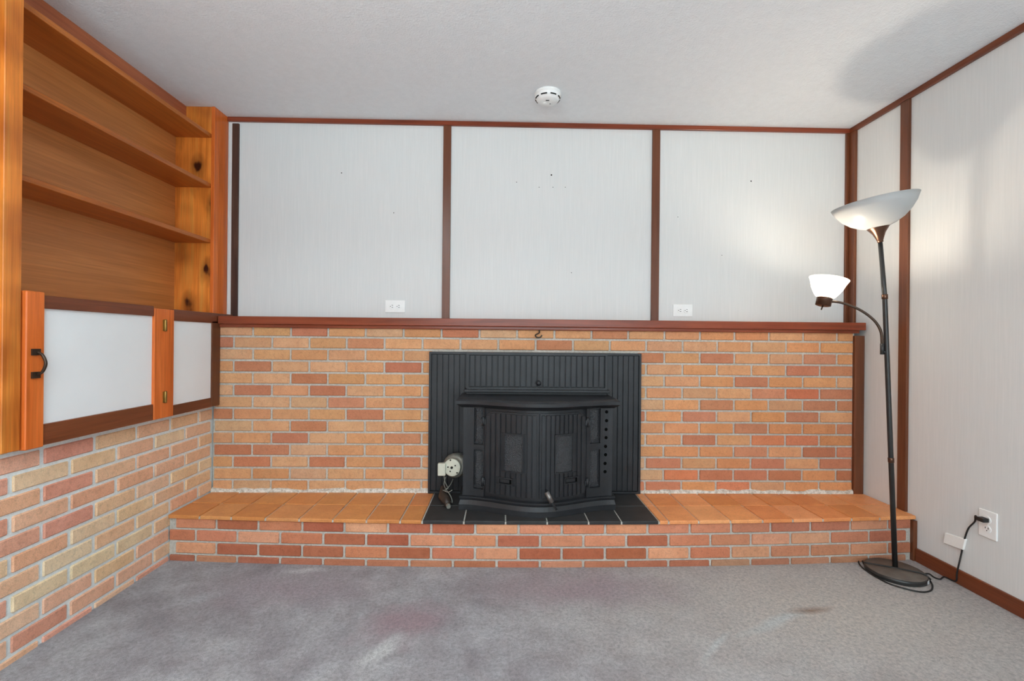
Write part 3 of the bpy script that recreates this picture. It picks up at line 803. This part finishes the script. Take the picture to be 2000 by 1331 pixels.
# big bowl, switched off and leaning
bax = Vector((-.16, .02, 1)).normalized()
NB = PN - bax * .005
put('neck_cone', MB().lathe([(.012,-.004),(.013,.004),(.016,.014),(.026,.040),(.044,.066),(.047,.072)], NB, bax, 28), M['bronze'], lamp)
bowl_prof = [(.040,.066),(.072,.078),(.105,.098),(.136,.128),(.158,.160),(.172,.192)]
inner = [(.168,.192),(.153,.162),(.131,.132),(.101,.103),(.068,.084),(.030,.074)]
shade_b = put('bowl_shade', MB().lathe(bowl_prof + inner, NB, bax, 48), M['shade_off'], lamp); shade_b['label'] = 'large frosted white bowl shade, unlit'
put('bulb', MB().lathe([(.012,.075),(.016,.09),(.026,.115),(.030,.135),(.024,.155),(.008,.166)], NB, bax, 16), M['white_plastic'], lamp)
# reading light
YL = -.375
ST = un(1617, 545, 1, YL); SBt = un(1608, 583, 1, YL); SW = un(1607, 598, 1, YL)
sax = (ST - SBt).normalized()
q0 = PB + pd * (PJ - PB).dot(pd)
put('arm_clamp', MB().tube([q0, q0 + Vector((-.020, .004, 0))], .007, 10).tube([q0+Vector((-.020,.004,-.012)), q0+Vector((-.020,.004,.040))], .0085, 10), M['lamp_black'], lamp)
arm_px = [(1721,650),(1712,632),(1698,618),(1680,606),(1660,597),(1640,591),(1620,589)]
ap = [q0 + Vector((-.020, .004, .030))]
for i, (x, y) in enumerate(arm_px):
    f = i / (len(arm_px) - 1); ap.append(un(x, y, 1, (q0.y+.004)*(1-f) + YL*f))
put('arm', MB().tube(smooth_pts(ap, 4), .0062, 10), M['bronze_dark'], lamp)
so = SW
put('socket', MB().lathe([(.026,0),(.034,.003),(.034,.036),(.036,.040),(.030,.044)], so, sax, 24), M['bronze'], lamp)
put('switch', MB().tube([so + sax*.004, so - sax*.020 + Vector((-.006,-.004,0))], [.0045,.003], 8), M['bronze_dark'], lamp)
H = (ST - SW).length
rs = (un(1650,545,1,YL) - un(1583,545,1,YL)).length / 2
prof = [(.032,.040),(.044,.050),(.056,.068),(.068,.090),(rs-.009,H-.018),(rs,H)]
prof_in = [(rs-.003,H),(rs-.012,H-.018),(.064,.092),(.052,.071),(.040,.055),(.024,.046)]
ss = put('reading_shade', MB().lathe(prof + prof_in, so, sax, 36), M['shade_on'], lamp); ss['label'] = 'small lit white glass shade'
pl = bpy.data.lights.new('reading_bulb', 'POINT'); pl.energy = LAMP_W; pl.color = (1.0, .89, .74); pl.shadow_soft_size = .028
plo = bpy.data.objects.new('reading_bulb', pl); plo.location = so + sax * (H - .042); COL.objects.link(plo)
# cord: over the base, a loose loop on the carpet, then along the baseboard and up to the outlet
cp = [(LB.x-.105, LB.y+.060, .028), (LB.x-.04, LB.y+.02, .031), (LB.x+.03, LB.y-.02, .031), (LB.x+.085, LB.y-.055, .029)]
for a in (-.62,):
    cp.append((LB.x + math.cos(a)*(RB+.006), LB.y + math.sin(a)*(RB+.006), .014))
lp = [(1812,1128),(1821,1143),(1818,1154),(1800,1157),(1770,1151),(1735,1140),(1705,1124),(1684,1109),(1677,1098),(1682,1089)]
for x, y in lp: q = un(x, y, 2, .004); cp.append((q.x, q.y, .004))
cp += [(LB.x-.09, LB.y+.06, .005), (LB.x, LB.y+.01, .005), (LB.x+.07, LB.y-.02, .005)]     # back under the base
bpts = [un(x, y, 2, .005) for x, y in ((1812,1121),(1824,1128),(1836,1132))]
c2 = [(q.x, q.y, .005) for q in bpts] + [(W-.022, un(1866,1136,0,W).y+.03, .006)]
for x, y in ((1866,1136),(1869,1120),(1873,1102)):
    q = un(x, y, 0, W-.018); c2.append((W-.018, q.y, q.z))
for x, y in ((1877,1085),(1881,1066),(1885,1050),(1892,1032),(1904,1019)):
    q = un(x, y, 0, W-.007); c2.append((W-.007, q.y, q.z))
zr = OP.z + .0195
c2.append((W-.022, OP.y+.036, zr+.004)); c2.append((W-.030, OP.y+.018, zr+.002))
put('cord', MB().tube(smooth_pts(cp + c2, 6), .0033, 8), M['cord_black'], lamp)
put('plug', MB().box(W-.036, W-.0085, OP.y-.011, OP.y+.020, zr-.009, zr+.009), M['cord_black'], lamp, bevel=.004)
